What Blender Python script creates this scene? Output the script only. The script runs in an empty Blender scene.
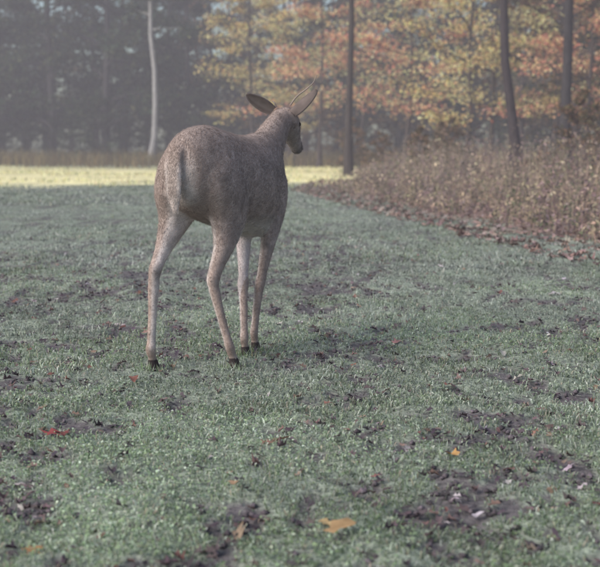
import bpy, math, random, bmesh
import numpy as np
from mathutils import Vector
rng=np.random.default_rng(7); random.seed(7)
D=bpy.data; S=bpy.context.scene; COL=S.collection

# ---------------------------------------------------------------- helpers
def lat(ix,iy,s):
    h=(ix.astype(np.int64)*374761393+iy.astype(np.int64)*668265263+s*974634721)&0xffffffff
    h=((h^(h>>13))*1274126177)&0xffffffff
    return ((h^(h>>16))&0xffff)/65535.0
def vn(x,y,s=0):
    x=np.asarray(x,float);y=np.asarray(y,float)
    ix=np.floor(x);iy=np.floor(y);fx=x-ix;fy=y-iy
    fx=fx*fx*(3-2*fx);fy=fy*fy*(3-2*fy);ix=ix.astype(np.int64);iy=iy.astype(np.int64)
    a=lat(ix,iy,s);b=lat(ix+1,iy,s);c=lat(ix,iy+1,s);d=lat(ix+1,iy+1,s)
    return (a*(1-fx)+b*fx)*(1-fy)+(c*(1-fx)+d*fx)*fy
def fbm(x,y,s=0,o=4):
    t=0;a=.5;n=0
    for i in range(o):
        t=t+a*vn(np.asarray(x)*2**i+i*13.7,np.asarray(y)*2**i-i*7.3,s+i);n+=a;a*=.55
    return t/n
def sm(a,b,x): 
    t=np.clip((x-a)/(b-a),0,1);return t*t*(3-2*t)
def mesh_data(name,V,Q=None,T=None,C=None,mat=None,smooth=False):
    V=np.asarray(V,np.float32).reshape(-1,3)
    Q=np.zeros((0,4),int) if Q is None or len(Q)==0 else np.asarray(Q,int).reshape(-1,4)
    T=np.zeros((0,3),int) if T is None or len(T)==0 else np.asarray(T,int).reshape(-1,3)
    m=D.meshes.new(name)
    m.vertices.add(len(V));m.vertices.foreach_set('co',V.ravel())
    L=np.concatenate([Q.ravel(),T.ravel()]).astype(np.int32)
    m.loops.add(len(L));m.loops.foreach_set('vertex_index',L)
    st=np.concatenate([np.arange(len(Q))*4,len(Q)*4+np.arange(len(T))*3]).astype(np.int32)
    m.polygons.add(len(st));m.polygons.foreach_set('loop_start',st)
    m.update(calc_edges=True);m.validate()
    if smooth: m.polygons.foreach_set('use_smooth',[True]*len(m.polygons))
    if C is not None:
        C=np.asarray(C,np.float32)
        if C.shape[1]==3:C=np.concatenate([C,np.ones((len(C),1),np.float32)],1)
        a=m.attributes.new('Col','FLOAT_COLOR','POINT');a.data.foreach_set('color',C.ravel())
    if mat:m.materials.append(mat)
    return m
def obj(name,m,parent=None,loc=(0,0,0)):
    o=D.objects.new(name,m);COL.objects.link(o);o.location=loc
    if parent:o.parent=parent
    return o
def empty(name,loc=(0,0,0)):
    e=D.objects.new(name,None);COL.objects.link(e);e.location=loc;e.empty_display_size=.2;return e
class B:
    def __init__(s):s.V=[];s.Q=[];s.T=[];s.C=[];s.n=0
    def add(s,V,Q=None,T=None,C=None):
        V=np.asarray(V,float).reshape(-1,3)
        if Q is not None and len(Q):s.Q.append(np.asarray(Q,int).reshape(-1,4)+s.n)
        if T is not None and len(T):s.T.append(np.asarray(T,int).reshape(-1,3)+s.n)
        C=np.asarray(C,float) if C is not None else np.ones(3)
        if C.ndim==1:C=np.tile(C[:3],(len(V),1))
        s.V.append(V);s.C.append(C);s.n+=len(V)
    def mesh(s,name,mat=None,smooth=False):
        return mesh_data(name,np.concatenate(s.V),np.concatenate(s.Q) if s.Q else None,np.concatenate(s.T) if s.T else None,np.concatenate(s.C),mat,smooth)
def tube(b,P,R,seg=7,C=(1,1,1),cap=False):
    P=np.asarray(P,float);n=len(P);t=np.gradient(P,axis=0)
    t/=np.linalg.norm(t,axis=1)[:,None]+1e-9
    ref=np.array([0.,1,0]) if abs(t[0][1])<.8 else np.array([1.,0,0])
    V=[]
    an=np.linspace(0,2*math.pi,seg,endpoint=False)
    for i in range(n):
        u=np.cross(t[i],ref);u/=np.linalg.norm(u)+1e-9;v=np.cross(t[i],u)
        V.append(P[i]+R[i]*(np.cos(an)[:,None]*u+np.sin(an)[:,None]*v))
    V=np.concatenate(V)
    Q=[(i*seg+j,i*seg+(j+1)%seg,(i+1)*seg+(j+1)%seg,(i+1)*seg+j) for i in range(n-1) for j in range(seg)]
    b.add(V,Q,None,C)
def diamonds(b,P,size,C,flat=.5,asp=.6):
    n=len(P)
    d=rng.normal(size=(n,3));d[:,2]*=flat;d/=np.linalg.norm(d,axis=1)[:,None]
    e=rng.normal(size=(n,3));e=np.cross(d,e);e/=np.linalg.norm(e,axis=1)[:,None]
    s=(size*rng.uniform(.6,1.3,n))[:,None]
    V=np.stack([P-d*s*.5,P+e*s*.5*asp+d*s*.05,P+d*s*.5,P-e*s*.5*asp+d*s*.05],1).reshape(-1,3)
    Q=np.arange(4*n).reshape(-1,4)
    b.add(V,Q,None,np.repeat(C,4,axis=0))
def pal(n,cols,w=None,var=.25):
    cols=np.asarray(cols,float);k=rng.choice(len(cols),n,p=w)
    return np.clip(cols[k]*rng.uniform(1-var,1+var,(n,1))*rng.uniform(.92,1.08,(n,3)),0,1)

# ---------------------------------------------------------------- materials
def mat(name):
    m=D.materials.new(name);m.use_nodes=True;nt=m.node_tree;nt.nodes.clear()
    return m,nt,nt.nodes,nt.links
def leafmat(name,trans=.45,noise=20):
    m,nt,N,L=mat(name)
    o=N.new('ShaderNodeOutputMaterial');a=N.new('ShaderNodeAttribute');a.attribute_name='Col'
    nz=N.new('ShaderNodeTexNoise');nz.inputs['Scale'].default_value=noise
    tc=N.new('ShaderNodeTexCoord');L.new(tc.outputs['Object'],nz.inputs['Vector'])
    mr=N.new('ShaderNodeMapRange');mr.inputs[3].default_value=.7;mr.inputs[4].default_value=1.3
    L.new(nz.outputs['Fac'],mr.inputs[0])
    mx=N.new('ShaderNodeVectorMath');mx.operation='SCALE'
    L.new(a.outputs['Color'],mx.inputs[0]);L.new(mr.outputs[0],mx.inputs['Scale'])
    p=N.new('ShaderNodeBsdfDiffuse');L.new(mx.outputs[0],p.inputs['Color'])
    t=N.new('ShaderNodeBsdfTranslucent');ms=N.new('ShaderNodeMixShader');ms.inputs[0].default_value=trans
    L.new(mx.outputs[0],t.inputs['Color'])
    L.new(p.outputs[0],ms.inputs[1]);L.new(t.outputs[0],ms.inputs[2]);L.new(ms.outputs[0],o.inputs[0])
    return m
def colmat(name,rough=.9,noise=30,bump=.3,bscale=60,dist=.01,spec=.2,lo=.7,hi=1.3,stretch=(1,1,1)):
    m,nt,N,L=mat(name)
    o=N.new('ShaderNodeOutputMaterial');a=N.new('ShaderNodeAttribute');a.attribute_name='Col'
    tc=N.new('ShaderNodeTexCoord');mp=N.new('ShaderNodeMapping');mp.inputs['Scale'].default_value=stretch
    L.new(tc.outputs['Object'],mp.inputs['Vector'])
    nz=N.new('ShaderNodeTexNoise');nz.inputs['Scale'].default_value=noise;nz.inputs['Detail'].default_value=5
    L.new(mp.outputs[0],nz.inputs['Vector'])
    mr=N.new('ShaderNodeMapRange');mr.inputs[1].default_value=.3;mr.inputs[2].default_value=.7
    mr.inputs[3].default_value=lo;mr.inputs[4].default_value=hi;L.new(nz.outputs['Fac'],mr.inputs[0])
    mx=N.new('ShaderNodeVectorMath');mx.operation='SCALE'
    L.new(a.outputs['Color'],mx.inputs[0]);L.new(mr.outputs[0],mx.inputs['Scale'])
    p=N.new('ShaderNodeBsdfPrincipled');p.inputs['Roughness'].default_value=rough;p.inputs['Specular IOR Level'].default_value=spec
    L.new(mx.outputs[0],p.inputs['Base Color'])
    n2=N.new('ShaderNodeTexNoise');n2.inputs['Scale'].default_value=bscale;n2.inputs['Detail'].default_value=4
    L.new(mp.outputs[0],n2.inputs['Vector'])
    bp=N.new('ShaderNodeBump');bp.inputs['Strength'].default_value=bump;bp.inputs['Distance'].default_value=dist
    L.new(n2.outputs['Fac'],bp.inputs['Height']);L.new(bp.outputs[0],p.inputs['Normal'])
    L.new(p.outputs[0],o.inputs[0]);return m
M_leaf=leafmat('foliage',.5,noise=3)
M_grass=leafmat('frosted_grass',.3,noise=40)
M_litter=leafmat('fallen_leaf',.15,noise=60)
M_weed=leafmat('dry_weed',.3,noise=8)
M_hair=leafmat('deer_hair',.5,noise=30)
M_bark=colmat('bark',noise=6,bump=.8,bscale=14,dist=.04,stretch=(3,3,.6))
M_ground=colmat('meadow_soil',noise=45,bump=.9,bscale=70,dist=.012,lo=.55,hi=1.4)
M_fur=colmat('deer_fur',noise=28,bump=.25,bscale=220,dist=.003,lo=.78,hi=1.22,spec=.0)

# ---------------------------------------------------------------- ground
def edge(y):
    return np.interp(y,[-50,5,11,18,26,30,36],[5,3.6,2.75,1.75,.7,.9,1.8])
def gh(x,y):
    x=np.asarray(x,float);y=np.asarray(y,float)
    near=1-sm(14,30,y)
    d=np.hypot(x+.35,y-5.0);fl=sm(.3,1.0,d)
    return (fbm(x*2.2,y*2.2,3,3)-.5)*.06*near*fl+(fbm(x*9,y*9,5,3)-.5)*.035*near*fl+(fbm(x*.12,y*.12,9,2)-.5)*.35*sm(14,60,np.hypot(x,y))
def soil(x,y):
    a=fbm(x*6.5,y*4.5,21,3);b=fbm(x*19,y*13,31,3);c=fbm(x*.8,y*.55,41,2)
    return sm(.49,.645,a*.45+b*.55+(c-.5)*.20+.014-.004*np.maximum(0,y-6))
def axis(lo,hi,step,far,g=1.09):
    c=list(np.arange(lo,hi,step));s=step;x=c[-1]
    while x<far: s*=g;x+=s;c.append(x)
    return c
px=axis(0,2.0,.020,500,1.075);xs=np.array([-v for v in px[:0:-1]]+px)
ya=axis(1.6,7.5,.022,700,1.035);yb=[];s=.024;y=1.6
while y>-300: s*=1.25;y-=s;yb.append(y)
ys=np.array(yb[::-1]+ya)
X,Y=np.meshgrid(xs,ys);nx,ny=len(xs),len(ys)
Z=gh(X,Y)-.010*soil(X,Y)*(Y<14)
so=soil(X,Y)[...,None]
base=np.array([.235,.275,.225]);dark=np.array([.10,.085,.10]);brown=np.array([.25,.17,.15]);sunlit_straw=np.array([.86,.79,.46])
v=fbm(X*.8,Y*.8,51,4)[...,None]
C=base*(.75+.5*v)
C=C*(1-.9*so)+dark*.9*so
wl=(sm(-.5,.5,X-edge(Y)+(fbm(X*.9,Y*.9,77,3)-.5)*1.6)*(Y<60))[...,None]
C=C*(1-wl)+brown*(.6+.8*v)*wl
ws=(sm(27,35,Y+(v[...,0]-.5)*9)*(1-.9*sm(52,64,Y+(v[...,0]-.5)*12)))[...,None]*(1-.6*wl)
C=C*(1-ws)+sunlit_straw*(.55+.9*v)*ws  # far strip: dry grass paled, sunlight on it painted into the colour
wf=sm(60,75,Y)[...,None];C=C*(1-wf)+np.array([.07,.065,.04])*wf
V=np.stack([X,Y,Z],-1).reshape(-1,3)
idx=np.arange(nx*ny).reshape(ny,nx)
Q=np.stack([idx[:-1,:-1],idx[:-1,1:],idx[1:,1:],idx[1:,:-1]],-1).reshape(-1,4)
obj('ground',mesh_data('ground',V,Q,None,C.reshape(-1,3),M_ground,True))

# ---------------------------------------------------------------- grass
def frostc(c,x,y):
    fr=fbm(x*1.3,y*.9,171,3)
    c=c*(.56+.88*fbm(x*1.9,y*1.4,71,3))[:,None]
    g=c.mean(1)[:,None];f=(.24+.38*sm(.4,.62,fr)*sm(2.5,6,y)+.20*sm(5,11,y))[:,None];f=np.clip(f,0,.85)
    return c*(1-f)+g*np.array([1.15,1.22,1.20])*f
def blades(b,n,y0,y1,h,w,cols=None,keep=.75,xm=1.35):
    y=rng.uniform(y0**.5,y1**.5,n)**2
    x=rng.uniform(-1,1,n)*(y*.25*xm+.35)
    s=soil(x,y);k=(rng.uniform(0,1,n)>s*keep)&(x<edge(y)+rng.normal(0,.35,n))&(rng.uniform(0,1,n)<.30+1.1*fbm(x*6,y*6,66,2))
    x,y,s=x[k],y[k],s[k];n=len(x)
    z=gh(x,y)-.004
    hh=h*rng.uniform(.4,1.25,n)*(.6+.8*fbm(x*2,y*2,61,2))*(1-.4*s);a=rng.uniform(0,6.283,n)
    le=rng.uniform(.3,1.5,n);b_=rng.uniform(0,6.283,n)
    dx,dy=np.cos(a),np.sin(a);lx,ly=np.cos(b_)*le,np.sin(b_)*le
    P=np.stack([x,y,z],1);W=np.stack([dx,dy,0*dx],1)*(w*rng.uniform(.6,1.3,n)[:,None]/2)
    mid=P+np.stack([lx*hh*.3,ly*hh*.3,hh*.6],1);tip=P+np.stack([lx*hh*.95,ly*hh*.95,hh*(1-.4*le)],1)
    V=np.stack([P-W,P+W,mid+W*.8,mid-W*.8,tip],1).reshape(-1,3)
    i=np.arange(n)[:,None]*5
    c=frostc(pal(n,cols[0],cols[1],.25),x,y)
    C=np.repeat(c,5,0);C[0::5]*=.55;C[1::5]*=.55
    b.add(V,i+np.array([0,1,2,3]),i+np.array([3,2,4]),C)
gc=([[.23,.32,.18],[.32,.41,.28],[.46,.53,.45],[.18,.26,.12],[.38,.33,.24]],[.28,.30,.18,.13,.11])
gb=B()
blades(gb,85000,2.0,4.2,.025,.0036,gc,.93)
blades(gb,115000,4.0,9,.029,.0047,gc,.92)
blades(gb,80000,8.5,20,.04,.009,gc,.85)
blades(gb,40000,19,30,.06,.02,gc,.5)
xx=np.concatenate([rng.normal(c0,.035,90) for c0 in(-.595,-.27,-.2,-.237)]);yy=np.concatenate([rng.normal(c0,.035,90) for c0 in(4.77,4.805,5.235,5.105)])
nn=len(xx);a=rng.uniform(0,6.28,nn);hh=rng.uniform(.015,.042,nn);P=np.stack([xx,yy,gh(xx,yy)-.003],1);W=np.stack([np.cos(a),np.sin(a),0*a],1)*.0022
tip=P+np.stack([rng.normal(0,.012,nn),rng.normal(0,.012,nn),hh],1)
gb.add(np.stack([P-W,P+W,tip],1).reshape(-1,3),None,np.arange(nn*3).reshape(-1,3),np.repeat(pal(nn,gc[0],gc[1]),3,0))
obj('grass',gb.mesh('grass',M_grass))
cb=B();n=120000
y=rng.uniform(2.0**.5,9**.5,n)**2;x=rng.uniform(-1,1,n)*(y*.34+.35)
k=(rng.uniform(0,1,n)>soil(x,y)*.97)&(fbm(x*3.5,y*3,81,3)+rng.uniform(-.15,.15,n)>.43)&(x<edge(y));x,y=x[k],y[k];n=len(x)
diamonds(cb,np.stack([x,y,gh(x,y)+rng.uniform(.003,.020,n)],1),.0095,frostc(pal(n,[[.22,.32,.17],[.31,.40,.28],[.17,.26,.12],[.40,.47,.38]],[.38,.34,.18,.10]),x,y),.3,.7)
obj('clover_patch',cb.mesh('clover_patch',M_grass))

# ---------------------------------------------------------------- fallen leaves
def ground_leaves(b,x,y,size,c,lift=.012,tilt=1.):
    n=len(x);z=gh(x,y)+lift*rng.uniform(.3,1.6,n)
    th=rng.uniform(0,6.283,n);s=size*rng.uniform(.6,1.25,n)
    prof=np.array([[0,-.5],[.34,-.28],[.22,-.02],[.42,.2],[.14,.26],[0,.55],[-.14,.26],[-.42,.2],[-.22,-.02],[-.34,-.28]])
    prof=prof[None]*rng.uniform(.8,1.2,(n,10,1));prof[:,:,0]*=rng.uniform(.6,1.1,(n,1))
    lx=prof[:,:,0]*s[:,None];ly=prof[:,:,1]*s[:,None]
    cu=rng.uniform(-.9,2.2,n)[:,None]*tilt;tx=rng.normal(0,.3,n)[:,None]*tilt;ty=rng.normal(0,.25,n)[:,None]*tilt
    zz=cu*lx**2/s[:,None]*1.6+tx*lx+ty*ly+rng.normal(0,.05,(n,10))*s[:,None]
    wx=x[:,None]+lx*np.cos(th)[:,None]-ly*np.sin(th)[:,None];wy=y[:,None]+lx*np.sin(th)[:,None]+ly*np.cos(th)[:,None]
    V=np.stack([wx,wy,z[:,None]+zz],-1)
    ctr=np.stack([x,y,z],1)[:,None];V=np.concatenate([V,ctr],1).reshape(-1,3)
    i=np.arange(n)[:,None,None]*11;j=np.arange(10)
    T=np.stack([j,(j+1)%10,np.full(10,10)],1)[None]+i
    cc=np.repeat(c,11,0)*rng.uniform(.7,1.25,(n*11,1))
    b.add(V,None,T.reshape(-1,3),cc)
lb=B()
lc=[[.13,.10,.11],[.085,.07,.085],[.20,.14,.13],[.22,.11,.10],[.28,.20,.16],[.44,.40,.42]]
n=13000;y=rng.uniform(2.0**.5,14**.5,n)**2;x=rng.uniform(-1,1,n)*(y*.34+.3)
k=rng.uniform(0,1,n)<(.11+.75*soil(x,y));x,y=x[k],y[k];n=len(x)
ground_leaves(lb,x,y,.032,pal(n,lc,[.35,.34,.16,.05,.05,.05]),.006)
n=6500;y=rng.uniform(9,34,n);x=edge(y)+np.abs(rng.normal(0,1.8,n))-.9
ground_leaves(lb,x,y,.075,pal(n,[[.25,.17,.16],[.34,.23,.2],[.16,.11,.10],[.40,.32,.30]],None),.02)
sp=[(-.78,3.72,.085,(.36,.10,.10)),(-.74,3.66,.07,(.22,.08,.08)),(.095,2.66,.085,(.40,.27,.15)),(.06,2.72,.07,(.36,.27,.15)),
(-.17,3.02,.06,(.44,.29,.19)),(.43,3.3,.055,(.50,.30,.13)),(-.06,3.55,.075,(.28,.14,.11)),(-.1,3.5,.06,(.24,.13,.11)),
(1.55,7.2,.09,(.6,.56,.58)),(1.05,8.9,.10,(.6,.55,.57)),(1.5,7.1,.06,(.5,.45,.47)),(-.6,2.62,.06,(.36,.2,.1)),(.44,5.4,.05,(.36,.2,.2)),
(-.72,3.06,.06,(.5,.44,.44)),(.55,4.4,.05,(.28,.14,.12)),(.1,4.1,.05,(.33,.17,.14)),(.0,5.9,.05,(.55,.5,.54)),(-.62,4.4,.06,(.25,.12,.1)),(.72,3.6,.05,(.34,.16,.13)),(.2,3.1,.05,(.26,.12,.11))]
for a in sp:
    ground_leaves(lb,np.array([a[0]]),np.array([a[1]]),a[2]*.95,np.array([a[3]]),.016,.5)
obj('fallen_leaves',lb.mesh('fallen_leaves',M_litter))
clb=B();n=8000;y=rng.uniform(2.0**.5,9**.5,n)**2;x=rng.uniform(-1,1,n)*(y*.34+.3);k=soil(x,y)>.45;x,y=x[k],y[k]
ico=np.array([[0,0,1],[.9,0,.3],[.28,.85,.3],[-.72,.53,.3],[-.72,-.53,.3],[.28,-.85,.3],[0,0,-.6]])
for xx,yy in zip(x,y):
    r=rng.uniform(.005,.014)
    clb.add(ico*rng.uniform(.6,1.3,(7,3))*r+[xx,yy,float(gh(xx,yy))-.006],None,[(0,1,2),(0,2,3),(0,3,4),(0,4,5),(0,5,1),(6,2,1),(6,3,2),(6,4,3),(6,5,4),(6,1,5)],np.array([.10,.085,.10])*rng.uniform(.6,1.5))
obj('soil_clods',clb.mesh('soil_clods',M_ground))

# ---------------------------------------------------------------- dry weeds
def weeds(b,x,y,h,cols,w=None,fuzz=8,wid=.012):
    n=len(x);z=gh(x,y);hh=h*rng.uniform(.5,1.2,n)
    l=rng.normal(0,.25,(n,2));a=rng.uniform(0,6.28,n);W=np.stack([np.cos(a),np.sin(a),0*a],1)*wid/2
    P=np.stack([x,y,z],1);mid=P+np.stack([l[:,0]*hh*.3,l[:,1]*hh*.3,hh*.55],1);tip=P+np.stack([l[:,0]*hh,l[:,1]*hh,hh],1)
    V=np.stack([P-W,P+W,mid+W*.8,mid-W*.8,tip],1).reshape(-1,3);i=np.arange(n)[:,None]*5
    c=pal(n,cols,w,.35);b.add(V,i+np.array([0,1,2,3]),i+np.array([3,2,4]),np.repeat(c,5,0))
    if fuzz:
        t=np.clip(rng.normal(.75,.25,(n,fuzz)),.1,1.05)[...,None]
        Pf=P[:,None]*(1-t)+tip[:,None]*t+rng.normal(0,.045,(n,fuzz,3))
        diamonds(b,Pf.reshape(-1,3),.06,np.repeat(c,fuzz,0)*rng.uniform(.6,1.4,(n*fuzz,1)),1,.4)
wb=B()
wc=[[.37,.29,.23],[.52,.43,.31],[.19,.145,.15],[.17,.18,.12],[.34,.25,.25]]
n=12000;y=rng.uniform(10,42,n);off=np.abs(rng.normal(0,3.4,n));x=edge(y)+.05+off
cl=fbm(x*.9,y*.45,91,3)
k=rng.uniform(0,1,n)<sm(.40,.60,cl)+.10;x,y,off,cl=x[k],y[k],off[k],cl[k]
hs=(.12+.66*sm(0,3.2,off)+.25*sm(22,12,y)*sm(.5,2,off))*(.25+1.5*sm(.35,.72,cl))*rng.uniform(.55,1.45,len(x))
for lo,hi in((.0,.2),(.2,.35),(.35,.5),(.5,.7),(.7,.9),(.9,2)):
    k=(hs>=lo)&(hs<hi)
    if k.sum():weeds(wb,x[k],y[k],(lo+min(hi,1.15))/2+.04,wc,None,6,.010)
obj('dry_weeds',wb.mesh('dry_weeds',M_weed))
wb=B();n=9000;y=rng.uniform(58,76,n);x=rng.uniform(-24,22,n)
weeds(wb,x,y,.8,[[.22,.17,.10],[.13,.11,.07],[.3,.24,.13]],None,3,.04)
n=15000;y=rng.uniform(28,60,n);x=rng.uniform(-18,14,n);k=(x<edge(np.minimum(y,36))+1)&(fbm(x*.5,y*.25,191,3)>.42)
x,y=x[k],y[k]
weeds(wb,x,y,.10,[[.80,.75,.44],[.62,.60,.34],[.88,.82,.55],[.4,.42,.25]],None,0,.04)  # short strip tufts, dry grass with sunlight painted into its pale colours
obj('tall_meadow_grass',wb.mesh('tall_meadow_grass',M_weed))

# ---------------------------------------------------------------- trees
def make_tree(H,r0,cb_,cr,nleaf,size,cols,w=None,limbs=16,lean=(0,0),bark=(.09,.075,.07),flat=.5,droop=.1,seed=1):
    global rng
    keep=rng;rng=np.random.default_rng(seed)
    tb=B();fb=B()
    k=10;t=np.linspace(0,1,k)
    wob=np.cumsum(rng.normal(0,.012*H,(k,2)),axis=0)*.5;wob[0]=0
    P=np.stack([lean[0]*t*H+wob[:,0],lean[1]*t*H+wob[:,1],t*H-.15],1)
    R=r0*(1-.85*t)*(1+.5*np.exp(-t*40))
    tube(tb,P,R,9,bark)
    pts=[]
    for i in range(limbs):
        f=cb_+(1-cb_)*(i+rng.uniform(0,1))/limbs;f=min(f,.97)
        p0=np.array([np.interp(f,t,P[:,j]) for j in range(3)])
        g=(f-cb_)/(1-cb_);L=cr*(1.05-.75*g**1.3)*rng.uniform(.65,1.15)
        az=i*2.4+rng.uniform(-.5,.5);el=rng.uniform(.05,.5)+.4*g
        d=np.array([math.cos(az)*math.cos(el),math.sin(az)*math.cos(el),math.sin(el)])
        q=np.linspace(0,1,6)[:,None]
        BP=p0+d*L*q+np.array([0,0,-1])*droop*L*q**2+np.cumsum(rng.normal(0,.03*L,(6,3)),0)*np.minimum(q*3,1)
        rr=np.interp(f,t,R)*.45;tube(tb,BP,rr*(1-.85*q[:,0])+.008,5,bark)
        for s_ in range(6):
            qf=rng.uniform(.3,1);b0=np.array([np.interp(qf,q[:,0],BP[:,j]) for j in range(3)])
            dd=d+rng.normal(0,.7,3)*[1,1,.5];dd/=np.linalg.norm(dd);l2=L*rng.uniform(.2,.42)
            SP=b0+dd*l2*np.linspace(0,1,4)[:,None]+np.cumsum(rng.normal(0,.03*l2,(4,3)),0)
            tube(tb,SP,rr*.35*(1-.8*np.linspace(0,1,4))+.006,4,bark)
            for e in range(3):pts.append((SP[3]*(e/2)+SP[1]*(1-e/2),l2))
    pts_c=np.array([p[0] for p in pts]);ls=np.array([p[1] for p in pts])
    kk=rng.choice(len(pts_c),nleaf)
    sg=ls[kk][:,None]*.42
    LP=pts_c[kk]+rng.normal(0,1,(nleaf,3))*sg*np.array([1,1,flat])
    cc=pal(nleaf,cols,w,.3)*(rng.uniform(.5,1.4,len(pts_c))[kk])[:,None]
    diamonds(fb,LP,size,np.clip(cc,0,.94),.7,.65)
    mt=tb.mesh('trunk',M_bark,True);mf=fb.mesh('foliage',M_leaf)
    rng=keep
    return mt,mf
def put_tree(name,x,y,md,rot=0,sc=1,parent=None):
    z=float(gh(x,y))
    if parent is None:
        e=empty(name,(x,y,z));e.rotation_euler[2]=rot;e.scale=(sc,)*3
        obj('trunk',md[0],e);obj('foliage',md[1],e);return e
    for q in md:
        o=obj(q.name,q,parent,(x,y,z));o.rotation_euler[2]=rot;o.scale=(sc,)*3
dk=[[.06,.09,.055],[.075,.105,.065],[.11,.12,.07],[.045,.07,.05]]
og=[[.82,.65,.28],[.86,.70,.38],[.48,.42,.20],[.76,.48,.26]]
rd=[[.74,.34,.25],[.86,.54,.33],[.52,.25,.20],[.88,.66,.38]]
yl=[[.92,.78,.42],[.84,.72,.40],[.60,.57,.28],[.88,.64,.36]]
mx=[[.17,.15,.08],[.27,.18,.10],[.12,.11,.07],[.36,.22,.15]]
ob_=[[.18,.18,.09],[.11,.13,.07],[.30,.24,.12],[.24,.16,.10]]
DKT=[make_tree(16,.22,.08,3.6,6500,.27,dk,seed=11+i,limbs=24,bark=(.06,.055,.06)) for i in range(3)]
MXT=[make_tree(15,.20,.15,3.4,4500,.24,mx,seed=31+i,limbs=20,bark=(.07,.06,.065)) for i in range(2)]
OBT=[make_tree(15,.20,.12,3.4,5500,.22,ob_,seed=61,limbs=22,bark=(.08,.07,.07))]
OGT=[make_tree(13,.10,.17,3.6,5600,.17,c,seed=41+i,limbs=22,flat=.3,bark=(.08,.065,.065)) for i,c in enumerate((og,rd,yl))]
SHR=[make_tree(3.2,.05,.05,1.6,2500,.14,c,seed=51+i,limbs=16,bark=(.07,.06,.06)) for i,c in enumerate((dk,mx))]
fo=empty('background_forest')
R2=random.Random(3)
for row,yy in enumerate((80,88,97,108)):
    x=-44+row*1.3
    while x<46:
        left=x<-6;q=R2.random()
        if left: md=R2.choice(DKT) if q<.58 else (OBT[0] if q<.92 else R2.choice(MXT))
        else: md=R2.choice(DKT) if q<.35 else (OBT[0] if q<.5 else R2.choice(MXT))
        put_tree('',x+R2.uniform(-1,1),yy+R2.uniform(-2,2),md,R2.uniform(0,6.28),R2.uniform(.85,1.35),fo)
        x+=R2.uniform(3.2,4.8)
for i in range(34):
    x=-27+i*1.6;put_tree('',x,77+R2.uniform(-2,2),SHR[0] if x<-3 else SHR[R2.random()<.7],R2.uniform(0,6.28),R2.uniform(.7,1.5),fo)
rw=empty('right_woodland')
for i in range(24):
    y=R2.uniform(40,74);x=y*.25*R2.uniform(.5,1.5)+3
    put_tree('',x,y,R2.choice(MXT+DKT[:2]),R2.uniform(0,6.28),R2.uniform(.7,1.0),rw)
put_tree('maple_tree',-2.3,62,OGT[0],.3,.9)
put_tree('maple_tree',.9,57,OGT[1],1.3,.95)
put_tree('maple_tree',4.6,52,OGT[1],2.3,.95)
put_tree('maple_tree',7.4,47,OGT[2],4.3,.85)
put_tree('maple_tree',-.6,70,OGT[2],5.3,1.05)
put_tree('maple_tree',9.0,38,OGT[1],.9,.75)
put_tree('maple_tree',3.2,64,OGT[2],2.9,1.1)
put_tree('maple_tree',6.0,44,OGT[0],3.9,.85)
put_tree('maple_tree',11.8,52,OGT[1],1.9,.9)
oak=make_tree(15,.125,.42,3.4,2600,.13,rd,seed=71,limbs=18,bark=(.06,.05,.05),flat=.4)
put_tree('oak_tree',1.52,37.7,oak)
oak2=make_tree(14,.135,.33,3.6,3200,.12,yl,seed=72,limbs=18,lean=(-.085,.0),bark=(.055,.045,.05),flat=.4)
put_tree('oak_tree',5.35,29.5,oak2,0)
oak3=make_tree(15,.16,.33,3.2,3200,.12,rd,seed=75,limbs=18,lean=(-.01,.0),bark=(.055,.05,.055),flat=.4)
put_tree('oak_tree',7.1,32,oak3,0)
birch=make_tree(17,.19,.45,2.6,3500,.2,dk,seed=77,limbs=14,bark=(.34,.33,.35))
put_tree('birch_tree',-8.7,70,birch)
for i,(x,y) in enumerate([(3.4,34),(4.6,38),(6.2,27),(3.0,44),(8.4,33),(2.2,50),(5.2,44)]):
    put_tree('shrub' ,x,y,SHR[1],i*1.3,.45+.1*(i%3))

# ---------------------------------------------------------------- deer
deer=empty('white_tailed_deer',(-.35,5.1,0))
u=np.array([.407,.914,0.]);r_=np.array([.914,-.407,0.]);H0=np.array([-.40,4.93,0.])
db=B();SEG=20
def rings(cen,axa,axb,ra,rb,closed=True):
    V=[];an=np.linspace(0,2*math.pi,SEG,endpoint=False);n=len(cen)
    for c,A,Bx,a,b in zip(cen,axa,axb,ra,rb):
        V.append(np.asarray(c)+a*np.cos(an)[:,None]*np.asarray(A)+b*np.sin(an)[:,None]*np.asarray(Bx))
    V=np.concatenate(V+[np.array([cen[0]]),np.array([cen[-1]])])
    Q=[(i*SEG+j,i*SEG+(j+1)%SEG,(i+1)*SEG+(j+1)%SEG,(i+1)*SEG+j) for i in range(n-1) for j in range(SEG)]
    T=[(n*SEG,(j+1)%SEG,j) for j in range(SEG)]+[(n*SEG+1,(n-1)*SEG+j,(n-1)*SEG+(j+1)%SEG) for j in range(SEG)]
    db.add(V,Q,T)
def crm(A,m=4):
    A=np.asarray(A,float);n=len(A);out=[]
    for i in range(n-1):
        p0=A[max(i-1,0)];p1=A[i];p2=A[i+1];p3=A[min(i+2,n-1)]
        for t in np.linspace(0,1,m,endpoint=False):
            out.append(.5*((2*p1)+(-p0+p2)*t+(2*p0-5*p1+4*p2-p3)*t*t+(-p0+3*p1-3*p2+p3)*t**3))
    out.append(A[-1]);return np.array(out)
Zu=np.array([0,0,1.])
tr=crm([(-.205,.86,.76,.03),(-.185,.91,.71,.070),(-.14,.95,.65,.102),(-.06,.975,.61,.126),(.03,.982,.58,.138),(.14,.965,.555,.152),(.26,.948,.525,.160),(.38,.945,.50,.150),(.48,.955,.49,.128),(.57,.965,.52,.106),(.64,.935,.58,.078),(.68,.86,.66,.04)])
cen=[H0+u*a+Zu*(tp+bt)/2 for a,tp,bt,w in tr]
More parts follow.
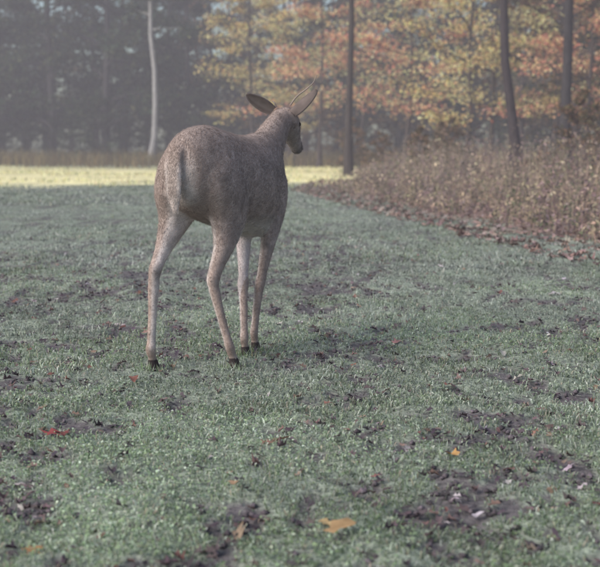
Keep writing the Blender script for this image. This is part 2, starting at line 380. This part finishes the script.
rings(cen,[r_]*len(tr),[Zu]*len(tr),tr[:,3],(tr[:,1]-tr[:,2])/2)
def leg(L):
    A=crm(L,3);k=np.where((A[:,2]<.33)&(A[:,2]>.045),1.17,1.0)
    rings(A[:,:3],[u]*len(A),[r_]*len(A),A[:,3]*k,A[:,4]*k)
leg([(-.455,4.99,.93,.07,.04),(-.480,4.97,.87,.115,.062),(-.490,4.96,.79,.145,.080),(-.497,4.95,.70,.145,.084),(-.504,4.95,.61,.105,.067),(-.537,4.90,.52,.066,.042),(-.563,4.845,.455,.044,.029),(-.578,4.80,.41,.037,.025),(-.586,4.787,.36,.026,.021),(-.592,4.78,.24,.017,.0150),(-.598,4.775,.12,.017,.0150),(-.600,4.77,.085,.020,.017),(-.598,4.785,.05,.017,.015),(-.595,4.797,.03,.024,.02),(-.593,4.802,-.01,.032,.023)])
leg([(-.335,4.93,.93,.06,.035),(-.325,4.92,.87,.115,.052),(-.316,4.91,.79,.15,.068),(-.306,4.93,.70,.155,.074),(-.295,4.95,.60,.115,.062),(-.305,4.91,.50,.068,.043),(-.333,4.86,.42,.045,.030),(-.351,4.825,.36,.037,.025),(-.345,4.823,.31,.023,.019),(-.318,4.82,.20,.017,.0150),(-.292,4.81,.11,.017,.0150),(-.285,4.81,.085,.020,.017),(-.277,4.825,.05,.017,.015),(-.270,4.835,.03,.024,.02),(-.267,4.84,-.01,.032,.023)])
leg([(-.14,5.44,.86,.05,.02),(-.122,5.42,.75,.10,.055),(-.118,5.41,.64,.08,.055),(-.125,5.38,.55,.054,.043),(-.147,5.34,.44,.037,.030),(-.17,5.30,.33,.024,.021),(-.178,5.29,.29,.025,.021),(-.184,5.275,.25,.019,.017),(-.197,5.24,.13,.015,.0145),(-.202,5.225,.085,.018,.016),(-.20,5.235,.05,.015,.014),(-.198,5.247,.03,.022,.019),(-.197,5.252,-.01,.030,.022)])
leg([(-.23,5.47,.86,.05,.02),(-.25,5.46,.75,.09,.05),(-.254,5.45,.64,.075,.052),(-.255,5.42,.55,.052,.042),(-.252,5.35,.44,.036,.030),(-.25,5.27,.33,.024,.021),(-.25,5.24,.29,.025,.021),(-.248,5.215,.25,.019,.017),(-.242,5.13,.13,.015,.0145),(-.24,5.10,.085,.018,.016),(-.238,5.11,.05,.015,.014),(-.236,5.122,.03,.022,.019),(-.235,5.127,-.01,.030,.022)])
def sweep(L,side):
    A=crm(L,4);t=np.gradient(A[:,:3],axis=0);t/=np.linalg.norm(t,axis=1)[:,None]
    s=np.asarray(side,float);ax=[];bx=[]
    for ti in t:
        a=s-ti*np.dot(s,ti);a/=np.linalg.norm(a);ax.append(a);bx.append(np.cross(ti,a))
    rings(A[:,:3],ax,bx,A[:,3],A[:,4])
hd=np.array([.062,.13,-.15]);hd/=np.linalg.norm(hd);hs_=np.cross(hd,Zu);hs_/=np.linalg.norm(hs_)
sweep([(-.19,5.36,.78,.09,.15),(-.165,5.46,.845,.082,.125),(-.135,5.55,.92,.066,.092),(-.105,5.635,.985,.056,.070),(-.085,5.70,1.03,.050,.052)],(.93,-.37,0))
pol=np.array([-.082,5.69,1.050])
HL=[(-.02,.02,.02),(0.0,.050,.045),(.04,.064,.057),(.08,.062,.057),(.12,.050,.050),(.16,.038,.040),(.20,.031,.032),(.235,.027,.026),(.25,.012,.012)]
sweep([tuple(pol+hd*a)+(b,c) for a,b,c in HL],hs_)
sweep([tuple(H0+u*-.17+Zu*.90)+(.02,.015),tuple(H0+u*-.213+Zu*.865)+(.028,.016),tuple(H0+u*-.230+Zu*.79)+(.034,.017),tuple(H0+u*-.232+Zu*.71)+(.032,.015),tuple(H0+u*-.222+Zu*.635)+(.012,.008)],r_)
m=db.mesh('deer_raw')
bm=bmesh.new();bm.from_mesh(m);bmesh.ops.recalc_face_normals(bm,faces=bm.faces);bm.to_mesh(m);bm.free()
o=obj('raw',m)
md=o.modifiers.new('r','REMESH');md.mode='VOXEL';md.voxel_size=.0065
ms=o.modifiers.new('s','SMOOTH');ms.factor=.5;ms.iterations=8
dg=bpy.context.evaluated_depsgraph_get();me=D.meshes.new_from_object(o.evaluated_get(dg));D.objects.remove(o)
bm=bmesh.new();bm.from_mesh(me)
vs_=[v for v in bm.verts if v.co.z>.60 and v.co.y<5.62 and v.co.z<.985 and ((v.co.x-H0[0])*u[0]+(v.co.y-H0[1])*u[1])>-.16]
for _ in range(22): bmesh.ops.smooth_vert(bm,verts=vs_,factor=.5,use_axis_x=True,use_axis_y=True,use_axis_z=True)
bm.to_mesh(me);bm.free();me.update()
n=len(me.vertices);co=np.zeros(n*3,np.float32);me.vertices.foreach_get('co',co);co=co.reshape(-1,3)
nr=np.zeros(n*3,np.float32);me.vertices.foreach_get('normal',nr);nr=nr.reshape(-1,3)
def deer_col(co,nr):
    rel=co-H0;a=rel@u;b=rel@r_;z=co[:,2]
    n3=fbm(a*14+3,z*14+b*9,5,3);n4=fbm(a*40+3,z*30+b*30,15,2)
    body=np.array([.345,.285,.265]);C=np.tile(body,(len(co),1))*(.66+.42*n3+.26*n4)[:,None]
    def mixc(w,c): 
        nonlocal C;w=np.clip(w,0,1)[:,None];C=C*(1-w)+np.array(c)*w
    mixc(sm(.86,.98,z)*.35*(a<.6),(.25,.21,.20))
    mixc(sm(.50,.30,z)*.5,(.34,.265,.235))
    mixc(sm(.62,.53,z)*sm(-.02,.05,a)*sm(.44,.5,z)*sm(0,-.5,nr[:,2])*.8,(.55,.52,.50))
    inn=-(np.sign(b)*(nr@r_))
    mixc(sm(.0,.6,inn)*sm(.76,.66,z)*sm(.05,.12,z)*.7,(.58,.54,.54))
    lf=(a>.2)*(b<.02)*sm(.58,.5,z)*(z>.05)
    mixc(lf*.6,(.60,.56,.59))
    tl=sm(.085,.05,np.abs(b))*sm(-.12,-.17,a)*sm(.88,.78,z)*sm(.54,.62,z)
    mixc(tl*.6,(.60,.56,.55))
    mixc(sm(.026,.014,np.abs(b))*sm(-.195,-.212,a)*sm(.66,.72,z)*.65,(.27,.22,.20))
    mixc((z<.036)*.95,(.025,.02,.022))
    mixc(np.exp(-((z-.39)**2)/.0006)*(a<.1)*sm(.2,.7,inn)*.5,(.09,.06,.05))
    h=(co-pol)@hd;isH=(co[:,1]>5.69)&(z>.78)
    mixc(isH*sm(.18,.23,h)*.9,(.07,.06,.06))
    mixc(isH*sm(.0,-.5,nr[:,2])*(h>.06)*.5,(.42,.38,.37))
    return C
def addcol(me,C):
    at=me.attributes.new('Col','FLOAT_COLOR','POINT');at.data.foreach_set('color',np.concatenate([C,np.ones((len(C),1))],1).astype(np.float32).ravel())
CC=deer_col(co,nr);addcol(me,CC);me.materials.clear();me.materials.append(M_fur)
me.polygons.foreach_set('use_smooth',[True]*len(me.polygons));me.name='body'
off=Vector((-.35,5.1,0))
def dchild(name,me):
    ob=obj(name,me,deer);ob.location=-off;return ob
dchild('body',me)
nf=130000;k=rng.integers(0,n,nf);k=k[(co[k][:,2]>.05)];nf=len(k)
P=co[k]+rng.normal(0,.002,(nf,3));Nn=nr[k]
fl=-u*.8-Zu*.6+rng.normal(0,.28,(nf,3));fl=fl-Nn*np.sum(fl*Nn,1)[:,None];fl/=np.linalg.norm(fl,axis=1)[:,None]+1e-6
ln=(rng.uniform(.006,.015,nf)*np.where(co[k][:,2]<.5,.55,1))[:,None]
sd=np.cross(Nn,fl)*.001
tip=P+fl*ln+Nn*ln*.16
fb_=B();fb_.add(np.stack([P-sd,P+sd,tip],1).reshape(-1,3),None,np.arange(nf*3).reshape(-1,3),np.repeat(np.clip(CC[k]*1.25*rng.uniform(.75,1.35,(nf,1)),0,.8),3,0))
dchild('fur',fb_.mesh('fur',M_hair))
def ear(base,tip,nrm,w,name):
    base=np.array(base);tip=np.array(tip);ax=tip-base;L=np.linalg.norm(ax);ax/=L
    nrm=np.array(nrm,float);nrm-=ax*np.dot(nrm,ax);nrm/=np.linalg.norm(nrm);s=np.cross(ax,nrm)
    b=B();nu,nv=14,9
    for side in (1,-1):
        V=[];C=[]
        for i in range(nu):
            t=i/(nu-1);ww=w*(max(0,math.sin(math.pi*(.15+.85*t)**.95))**.6 if t<1 else 0)*.5+.001
            for j in range(nv):
                q=j/(nv-1)*2-1
                V.append(base+ax*L*t+s*ww*q-nrm*(w*.34*(1-q*q)*(1-t*.6))+nrm*.003*side+nrm*.012*t)
                C.append((.26,.215,.205) if side<0 else ((.34,.30,.29) if abs(q)<.7 else (.24,.20,.19)))
        Q=[(i*nv+j,i*nv+j+1,(i+1)*nv+j+1,(i+1)*nv+j) for i in range(nu-1) for j in range(nv-1)]
        b.add(V,Q,None,np.array(C))
    dchild(name,b.mesh(name,M_hair,True))
ear((-.126,5.69,1.060),(-.248,5.67,1.145),(-.2,-.5,-.4),.076,'left_ear')
ear((-.028,5.69,1.048),(.074,5.68,1.165),(.75,.45,-.3),.080,'right_ear')
ab=B()
bone=(.26,.22,.20)
tube(ab,crm([(-.045,5.70,1.09),(-.015,5.70,1.13),(.03,5.71,1.165),(.062,5.715,1.195),(.080,5.72,1.232)],4),np.linspace(.0045,.0015,17),8,bone)
tube(ab,crm([(-.112,5.71,1.08),(-.12,5.71,1.10),(-.13,5.72,1.11)],4),np.linspace(.005,.002,9),8,bone)
dchild('antlers',ab.mesh('antlers',M_fur,True))
eb=B()
for sg in (1,-1):
    c=pol+hd*.085+hs_*.055*sg+np.array([0,.0,.012])
    V=[];
    for i in range(7):
        for j in range(10):
            p=math.pi*i/6;q=2*math.pi*j/10;V.append(c+.012*np.array([math.sin(p)*math.cos(q),math.sin(p)*math.sin(q),math.cos(p)]))
    eb.add(V,[(i*10+j,i*10+(j+1)%10,(i+1)*10+(j+1)%10,(i+1)*10+j) for i in range(6) for j in range(10)],None,(.01,.008,.008))
dchild('eyes',eb.mesh('eyes',M_fur,True))

# ---------------------------------------------------------------- mist
m,nt,N,L=mat('morning_mist')
oo=N.new('ShaderNodeOutputMaterial');vs=N.new('ShaderNodeVolumeScatter')
vs.inputs['Color'].default_value=(.96,.90,1,1);vs.inputs['Density'].default_value=.0046;vs.inputs['Anisotropy'].default_value=.1
L.new(vs.outputs[0],oo.inputs['Volume'])
x0,x1,y0,y1,z0,z1=-60,60,-6,125,-1.5,26
bx=[(x,y,z) for z in(z0,z1) for y in(y0,y1) for x in(x0,x1)]
obj('morning_mist',mesh_data('morning_mist',bx,[(0,2,3,1),(4,5,7,6),(0,1,5,4),(2,6,7,3),(0,4,6,2),(1,3,7,5)],None,None,m))

# ---------------------------------------------------------------- light
az=math.radians(-125);el=math.radians(38)
sv=Vector((math.sin(az)*math.cos(el),math.cos(az)*math.cos(el),math.sin(el)))
sl=D.lights.new('sun','SUN');sl.energy=4.1;sl.angle=math.radians(45);sl.color=(1,.92,.83)
so_=obj('sun',sl);so_.rotation_euler=(-sv).to_track_quat('-Z','Y').to_euler();so_.location=(0,0,30)
w=D.worlds.new('World');S.world=w;w.use_nodes=True;nt=w.node_tree;nt.nodes.clear()
sk=nt.nodes.new('ShaderNodeTexSky');sk.sky_type='NISHITA';sk.sun_disc=False;sk.sun_elevation=el;sk.sun_rotation=az;sk.dust_density=2
bg=nt.nodes.new('ShaderNodeBackground');bg.inputs[1].default_value=.15
ou=nt.nodes.new('ShaderNodeOutputWorld');nt.links.new(sk.outputs[0],bg.inputs[0]);nt.links.new(bg.outputs[0],ou.inputs[0])
# ---------------------------------------------------------------- camera
cm=D.cameras.new('camera');cm.lens=72;cm.sensor_width=36;cm.clip_end=2000;cm.clip_start=.05
cm.dof.use_dof=True;cm.dof.focus_distance=4.7;cm.dof.aperture_fstop=4.5
c=obj('camera',cm,None,(0,0,.88));c.rotation_euler=(math.radians(90-6.35),0,0)
S.camera=c
S.view_settings.view_transform='Standard';S.view_settings.look='None';S.view_settings.exposure=0
